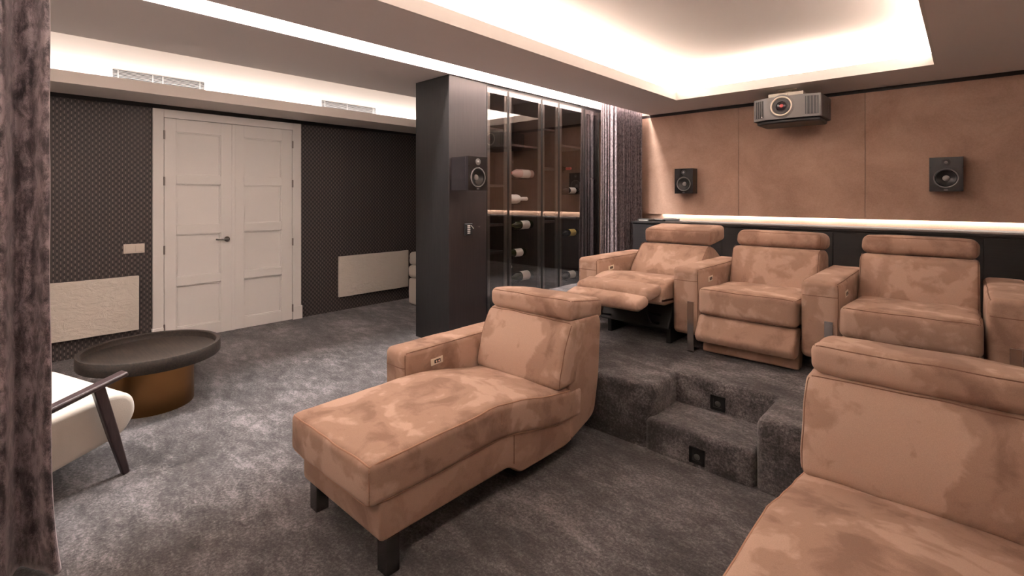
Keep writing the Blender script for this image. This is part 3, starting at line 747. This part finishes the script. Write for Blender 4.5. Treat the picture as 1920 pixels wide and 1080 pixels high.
def chaise(x0, x1, side, label):
    """recliner chaise; seat between x0 and x1, armrest on 'left' or 'right'"""
    cx = (x0+x1)/2
    t = thing('chaise_recliner', (cx, 1.6, 0), label, 'chaise', 'suede chaise recliners of the front row')
    def fseat(o):
        z = o.z
        z -= .080*sstep(1.50, 2.14, o.y)
        z += .012*math.exp(-((o.y-1.55)/.22)**2)
        z += .004*math.sin(o.y*7)*(1 if o.z > .35 else 0)
        return (o.x, o.y, z)
    r = RB(x0, x1, .905, 2.18, .272, .432, r=.030, crown=(.004, .006, .020), f=fseat, m=(14, 30, 5), wob=.003)
    se = link('seat', r.mesh(), M_suede, t)
    p = G(); p.tube(r.ring(2, 1, 24), .0035, True); p.tube(r.ring(2, -1, 24), .0025, True); p.tube(r.edge((1, -1, 0), 8), .0022); p.tube(r.edge((-1, -1, 0), 8), .0022)
    for xs in (1, -1): p.tube([r.map((xs*r.h.x, (-1+2*.515)*r.h.y, zz*r.h.z)) for zz in (-.98, -.5, 0, .5, .98)], .0018)
    link('piping', p, M_pipe, se)
    # base carcass with the kinked underside
    poly = [(.955, .132), (1.62, .136), (1.70, .078), (2.06, .074), (2.30, .150), (2.30, .33), (2.10, .245), (1.62, .285), (.955, .285)]
    b = link('base', prism_x(fillet(poly, [.03, .03, .03, .04, .05, .03, .05, .05, .03]), x0+.012, x1-.012, .010), M_suede2, t)
    s = G()
    for xx in (x0+.011, x1-.011):
        s.tube([(xx, 1.655, .14), (xx, 1.655, .27)], .0018); s.tube([(xx, 2.098, .085), (xx, 2.098, .24)], .002)
    link('seam', s, M_seam, b)
    # back: shell and cushion
    shell = [(2.085, .09), (2.305, .160), (2.350, .36), (2.372, .66), (2.35, .705), (2.14, .700), (2.10, .60), (2.07, .38)]
    sh = link('back_shell', prism_x(fillet(shell, [.03, .05, .05, .05, .04, .04, .05, .05]), x0+.006, x1-.004, .016), M_suede2, t)
    def fback(o):
        u = (o.z-.372)/(.70-.372); y = o.y+.115*u-.018*math.sin(PI*max(0, min(1, u)))
        return (o.x, y, o.z-.02*(o.y-2.0)*3*0)
    r2 = RB(x0-.002, x1+.002, 1.975, 2.135, .365, .702, r=.036, crown=(.0, .012, .006), f=fback, m=(12, 4, 12), wob=.003)
    bc = link('backrest', r2.mesh(), M_suede, t)
    s = G(); s.tube(r2.edge((0, -1, 1), 20), .0024); s.tube(r2.edge((1, -1, 0), 14), .0024); s.tube(r2.edge((-1, -1, 0), 14), .0024)
    link('seam', s, M_seam, bc)
    def fhead(o): return (o.x, o.y, o.z-.03*(o.y-2.11)/.27+.0)
    r3 = RB(x0+.012, x1-.002, 2.085, 2.395, .702, .812, r=.034, crown=(.0, .006, .012), f=fhead, m=(12, 8, 3), wob=.003)
    hd = link('headrest', r3.mesh(), M_suede, t)
    s = G(); s.tube(r3.edge((0, -1, 1), 24), .0022); s.tube(r3.edge((1, 0, 1), 10), .0022); s.tube(r3.edge((-1, 0, 1), 10), .0022); link('seam', s, M_seam, hd)
    hb = G()
    for xx in (cx-.16, cx+.16): hb.box(xx-.014, xx+.014, 2.24, 2.246, .60, .74)
    link('headrest_bracket', hb, M_darkchrome, hd, smooth=False)
    if side == 'left': a0, a1 = x0-.182, x0-.002
    else: a0, a1 = x1+.002, x1+.182
    ar = arm(t, a0, a1, 1.485, 2.33, .115, .552)
    sw_panel(ar, a1 if side == 'left' else a0, 1.694, .463, 1 if side == 'left' else -1)
    g = G()
    for xx, yy in ((x1-.072, .985), (x0+.012, .985)):
        l = G().box(xx, xx+.060, yy, yy+.055, 0, .135); q = link('leg', l, M_darkchrome, t, smooth=False, bevel=.002); q['label'] = 'dark metal block leg'
    for yy in (1.52, 2.22):
        l = G().box(a0+.06, a0+.12, yy, yy+.05, 0, .12); q = link('leg', l, M_darkchrome, t, smooth=False, bevel=.002)
    mech = G(); mech.box(x0+.06, x1-.06, 1.72, 2.08, .035, .08); mech.box(x0+.06, x0+.09, 1.2, 2.1, .10, .135); mech.box(x1-.09, x1-.06, 1.2, 2.1, .10, .135)
    for xx in (x0+.10, x1-.14): mech.box(xx, xx+.04, 1.85, 2.0, 0, .04)
    link('mechanism', mech, M_mech, t, smooth=False)
    return t
chaise(-2.115, -1.500, 'left', 'tan suede chaise with its armrest on the left, standing mid-room')
chaise(-.440, .178, 'right', 'tan suede chaise cut off by the lower right corner of the photo')

# back row ---------------------------------------------------
P = .778
A_X = [(-2.247, -2.068), (-1.467, -1.289), (-.700, -.510), (.072, .255)]
YA = 3.20
def recliner(i, state, label):
    ax0, ax1 = A_X[i]; x0, x1 = ax1+.006, A_X[i+1][0]-.012; cx = (x0+x1)/2
    t = thing('recliner_seat', (cx, 3.7, PZ), label, 'recliner', 'suede recliners of the back row')
    a = arm(t, ax0, ax1, YA, 4.06, .438, .880)
    arms = [a]
    sw_panel(a, ax1, 3.40, .795, 1)
    plate_leg(t, ax1-.072 if i else ax1-.072, ax1-.030, YA-.001, PZ, .663)
    if i == 0:
        rl = G().box(ax0-.004, ax0+.006, 3.30, 3.98, .335, .372); rr = link('base_rail', rl, M_chrome, t, smooth=False); rr['label'] = 'chrome base rail'
    if i == 2:
        a2 = arm(t, A_X[3][0], A_X[3][1], YA, 4.06, .438, .880); plate_leg(t, .145, .187, YA-.001, PZ, .663)
    g = G()
    for xx in (ax0+.05,): g.box(xx, xx+.06, 3.92, 3.97, PZ, .45)
    link('leg', g, M_darkchrome, t, smooth=False)
    g = G(); g.box(x0+.03, x1-.03, 3.45, 3.95, PZ+.03, PZ+.12); g.box(x0+.04, x0+.07, 3.28, 3.9, PZ, PZ+.1); g.box(x1-.07, x1-.04, 3.28, 3.9, PZ, PZ+.1)
    mech = link('mechanism', g, M_mech, t, smooth=False)
    if state == 'open':
        def fs(o):  # seat slopes up to the front lip then curls down to the footrest
            dz = .045*sstep(3.66, 3.25, o.y) if False else .0
            return (o.x, o.y, o.z-.05*(3.66-o.y)*0+.05*math.sin(max(0, min(1, (o.y-3.05)/.6))*PI)*.5-.05*sstep(3.2, 3.02, o.y))
        poly = [(3.045, .655), (3.06, .690), (3.14, .765), (3.27, .790), (3.68, .742), (3.74, .60), (3.30, .62), (3.13, .62)]
        pf = fillet(poly, [.01, .02, .05, .06, .03, .02, .03, .03], 5)
        se = link('seat', prism_x(pf, x0, x1, .022), M_suede, t)
        side = [(3.20, .44), (3.30, .62), (3.74, .60), (3.78, .42)]
        link('base', prism_x(fillet(side, .02), x0+.02, x1-.02, .01), M_mech, t)
        def roll(y0, y1, z0, z1, nm, tilt):
            r = RB(x0+.004, x1-.004, y0, y1, z0, z1, r=.030, crown=(0, 0, .012), m=(12, 5, 2), wob=.002)
            g = rotx(r.mesh(), ((y0+y1)/2, (z0+z1)/2), tilt); return link(nm, g, M_suede, t)
        roll(2.905, 3.085, .690, .762, 'footrest', .10)
        roll(2.765, 2.905, .646, .712, 'footrest', .18)
        for xx in (x0+.10, x1-.10):
            lk = G()
            lk.tube([(xx, 2.90, .66), (xx, 3.12, .56), (xx, 3.40, .48)], .009); lk.tube([(xx, 3.02, .66), (xx, 3.10, .50), (xx, 3.36, .44)], .009)
            lk.tube([(xx, 2.88, .655), (xx, 3.06, .655)], .008)
            link('linkage', lk, M_darkchrome, mech)
        tilt = .62; yb0 = 3.62; pz = .72; hy, hz = 3.93, .96
    else:
        r = RB(x0, x1, 3.165 if state == 'part' else 3.15, 3.80, .594, .762, r=.034, crown=(.0, .008, .014), f=lambda o: (o.x, o.y, o.z-.03*(o.y-3.2)/.6), m=(12, 10, 4), wob=.003)
        se = link('seat', r.mesh(), M_suede, t)
        s = G(); s.tube(r.edge((0, -1, 1), 20), .0024); s.tube(r.edge((1, 0, 1), 12), .002); s.tube(r.edge((-1, 0, 1), 12), .002); s.tube(r.edge((0, -1, -1), 20), .0022)
        link('seam', s, M_seam, se)
        if state == 'part':
            rp = [(3.185, .590), (3.110, .470), (3.135, .425), (3.215, .425), (3.285, .560), (3.27, .590)]
            ft = link('footrest', prism_x(fillet(rp, [.02, .03, .02, .02, .02, .02], 5), x0+.0, x1-.0, .016), M_suede, t)
            lp = [(3.22, .345), (3.30, .345), (3.34, .50), (3.26, .50)]
            link('footrest', prism_x(fillet(lp, .02), x0+.01, x1-.0, .012), M_suede2, t)
        else:
            lp = [(3.19, .42), (3.27, .40), (3.27, .592), (3.19, .592)]
            link('footrest', prism_x(fillet(lp, .02), x0, x1, .014), M_suede2, t)
        link('base', prism_x(fillet([(3.33, .40), (3.34, .60), (3.80, .58), (3.80, .40)], .01), x0+.02, x1-.02, .01), M_mech, t)
        tilt = .30; yb0 = 3.70; pz = .68; hy, hz = 3.86, 1.0
    # backrest: cushion + shell, leaning back
    bh = .30 if state == 'open' else .315
    if state == 'open':
        poly = [(3.64, .70), (3.70, .80), (3.87, .955), (3.92, .965), (4.02, .945), (4.18, .850), (4.20, .74), (3.95, .62), (3.72, .62)]
        rad = [.03, .06, .04, .03, .04, .05, .05, .04, .04]
    else:
        poly = [(3.70, .655), (3.735, .78), (3.80, .975), (3.84, .992), (4.02, .985), (4.09, .95), (4.10, .60), (3.98, .50), (3.76, .56)]
        rad = [.03, .10, .03, .03, .03, .04, .08, .05, .04]
    pf = fillet(poly, rad, 5)
    bk = link('backrest', prism_x(pf, x0+.003, x1-.003, .026), M_suede, t)
    s = G()
    seamp = [Vector(p) for p in pf if p[0] < (3.90 if state != 'open' else 3.96)]
    for xx in (x0+.012, x1-.012):
        s.tube([(xx, p.x-.0, p.y) for p in sorted(seamp, key=lambda q: q.y) if p.y > .70], .002)
    link('seam', s, M_seam, bk)
    if state == 'open':
        r3 = RB(x0+.004, x1-.004, 3.930, 4.235, .962, 1.082, r=.030, crown=(0, .004, .006), f=lambda o: (o.x, o.y, o.z+.035*(o.y-3.93)/.3), m=(12, 6, 3), wob=.002)
    else:
        r3 = RB(x0+.004, x1-.004, 3.865, 4.165, .992, 1.108, r=.045, crown=(0, .006, .006), f=lambda o: (o.x, o.y+.02*(o.z-.99)/.1, o.z-.022*(o.y-3.87)/.3), m=(12, 6, 3), wob=.003)
    hr = link('headrest', r3.mesh(), M_suede, t)
    s = G(); s.tube(r3.edge((1, -1, 0), 8), .002); s.tube(r3.edge((0, -1, 1), 20), .002); link('seam', s, M_seam, hr)
    hb = G()
    for xx in (cx-.15, cx+.15): hb.box(xx-.014, xx+.014, 4.02, 4.026, .86, 1.02)
    link('headrest_bracket', hb, M_darkchrome, hr, smooth=False)
    return t
recliner(0, 'open', 'tan suede back-row recliner fully reclined with its footrest out, nearest the curtain')
recliner(1, 'part', 'middle tan suede back-row recliner with its footrest slightly raised')
recliner(2, 'shut', 'tan suede back-row recliner with closed footrest, rightmost of the back row')

# ------------------------------------------------------------ coffee table
TC = (-3.92, .78)
t = thing('coffee_table', (TC[0], TC[1], 0), 'round coffee table with dark wooden tray top on a bronze drum', 'coffee table')
link('drum_base', G().lathe((TC[0], TC[1], 0), 2, [(.228, 0), (.230, .004), (.230, .318), (.228, .32)], 64), M_bronze, t)
R = .385
link('tray_top', G().lathe((TC[0], TC[1], .300), 2, [(R-.02, 0), (R-.006, .003), (R, .012), (R, .078), (R-.003, .083), (R-.022, .083), (R-.026, .079), (R-.028, .045), (R-.030, .0425), (.001, .0425)], 96), M_tablewood, t)

# ------------------------------------------------------------ lounge armchair (mostly behind the curtain)
FA = math.atan2(.30, .95)     # turned slightly towards the wall
OC = (-3.03, .495)
t = thing('lounge_chair', (-3.15, .2, 0), 'cream lounge chair with dark wooden frame behind the left curtain', 'armchair')
def LF(g):   # local: x = sideways (0 near side, negative = far), y = forward from front leg; world
    ca, sa = math.cos(FA), math.sin(FA)
    g.v = [(OC[0]+x*ca-y*sa, OC[1]+x*sa+y*ca, z) for x, y, z in g.v]; return g
def bar(p0, p1, w0, w1, d0, d1):
    """tapered rectangular bar in the y-z plane; w thickness along x, d in plane"""
    a = Vector(p0); b = Vector(p1); tt = (b-a).normalized(); n = Vector((0, -tt.z, tt.y)); V = []
    for p, w_, d in ((a, w0, d0), ((a+b)/2, (w0+w1)/2*1.12, (d0+d1)/2*1.12), (b, w1, d1)):
        for s1, s2 in ((-1, -1), (1, -1), (1, 1), (-1, 1)): V.append(p+Vector((s1*w_/2, 0, 0))+n*s2*d/2)
    F = [(0, 3, 2, 1), (8, 9, 10, 11)]
    for j in (0, 4): F += [(j+i, j+(i+1) % 4, j+4+(i+1) % 4, j+4+i) for i in range(4)]
    return G().add(V, F)
seatp = [(.02, .19), (.07, .27), (.055, .36), (-.02, .398), (-.25, .372), (-.55, .31), (-.60, .16), (-.58, .10), (-.30, .115), (-.05, .165)]
link('seat', LF(prism_x(fillet(seatp, .045, 5), -.762, -.028, .03)), M_cream, t)
backp = [(-.48, .28), (-.62, .74), (-.70, .76), (-.76, .70), (-.64, .16), (-.55, .14)]
link('backrest', LF(prism_x(fillet(backp, .03, 5), -.74, -.05, .03)), M_cream, t)
for xx in (0, -.79):
    lg = LF(bar((xx, 0, 0), (xx, -.115, .455), .030, .036, .030, .048)); link('leg', lg, M_chairwood, t, bevel=.006)
    lg = LF(bar((xx, -.74, 0), (xx, -.60, .36), .028, .034, .030, .046)); link('leg', lg, M_chairwood, t, bevel=.006)
    ar = LF(bar((xx, .0, .492), (xx, -.66, .335), .062, .040, .022, .026)); link('armrest', ar, M_chairwood, t, bevel=.008)
rl = G().tube([(-.04, -.16, .22), (-.75, -.16, .22)], .012); link('front_rail', LF(rl), M_chairwood, t)
# cream armchair partly hidden behind the wine cabinet
t = thing('upholstered_armchair', (-4.85, 4.0, 0), 'cream upholstered armchair just showing between the radiator and the dark cabinet', 'armchair')
link('base', RB(-5.14, -4.45, 3.66, 4.36, .015, .34, r=.03, crown=(.01, .01, .0), m=(6, 6, 4), wob=.004).mesh(), M_cream, t)
link('cushion', RB(-5.145, -4.46, 3.655, 4.36, .345, .505, r=.045, crown=(.01, .012, .006), m=(6, 6, 4), wob=.004).mesh(), M_cream, t)
link('cushion', RB(-5.140, -4.47, 3.660, 4.36, .510, .665, r=.05, crown=(.01, .012, .01), m=(6, 6, 4), wob=.004).mesh(), M_cream, t)

# ------------------------------------------------------------ curtains
def cloth(path, z0, z1, name, label, nz=40, th=.004, f=None, mat=None):
    V = []; F = []; n = len(path)
    for j in range(nz+1):
        u = j/nz
        for i, (x, y) in enumerate(path):
            p = (x, y, z0+(z1-z0)*u)
            if f: p = f(p, i/(n-1), u)
            V.append(p)
    for j in range(nz):
        for i in range(n-1): F.append((j*n+i, j*n+i+1, (j+1)*n+i+1, (j+1)*n+i))
    o = link(name, G().add(V, F), mat or M_curtain, None, angle=80)
    md = o.modifiers.new('thick', 'SOLIDIFY'); md.thickness = th; md.offset = 0
    tag(o, label, 'curtain', 'velvet curtains'); return o
# near curtain, hanging beside the camera
pts = []
n = 150
for i in range(n):
    u = i/(n-1)
    y = .178-.42*u
    x = -2.47+.045*math.sin(u*2*PI*3.3+1.2)+.012*math.sin(u*2*PI*8+.6)
    pts.append((x, y))
def fnear(p, s, u):
    x, y, z = p
    if s < .30:
        k = (1-s/.30); y += .030*k*(1-u)**10; x += .018*k*math.sin((1-u)*9)*(1-u)
    x += .012*noise.noise(Vector((s*6, 0, z*1.3))); y += .006*noise.noise(Vector((s*5, 4, z*2.0)))
    if u < .06: x += .02*math.sin(s*25)*(1-u/.06)
    return (x, y, z)
cloth(pts, .004, 2.45, 'curtain', 'mauve crushed velvet curtain hanging at the left edge of the photo', nz=90, f=fnear)
# far curtain, pleated, in the light slot at the end of the wine cabinet
pts = []
n = 900
for i in range(n):
    u = i/(n-1)
    y = 5.20+.95*u
    amp = .062+.02*math.sin(u*37)
    ph = u*2*PI*24+1.6*math.sin(u*11)
    x = -3.285+amp*math.sin(ph)
    y += .014*math.cos(ph)
    if u < .16: x = x*(u/.16)**2+(-3.30)*(1-(u/.16)**2)
    pts.append((x, y))
def ffar(p, s, u):
    x, y, z = p
    if s < .12: y -= .05*(1-s/.12)*(1-u); x += .02*(1-s/.12)*(1-u)
    x += .008*noise.noise(Vector((s*14, 0, z*.8)))
    return (x, y, z)
cloth(pts, PZ+.004, 2.60, 'curtain', 'pleated grey velvet curtain between the wine cabinet and the velvet wall', nz=24, f=ffar, th=.003, mat=M_curtain2)
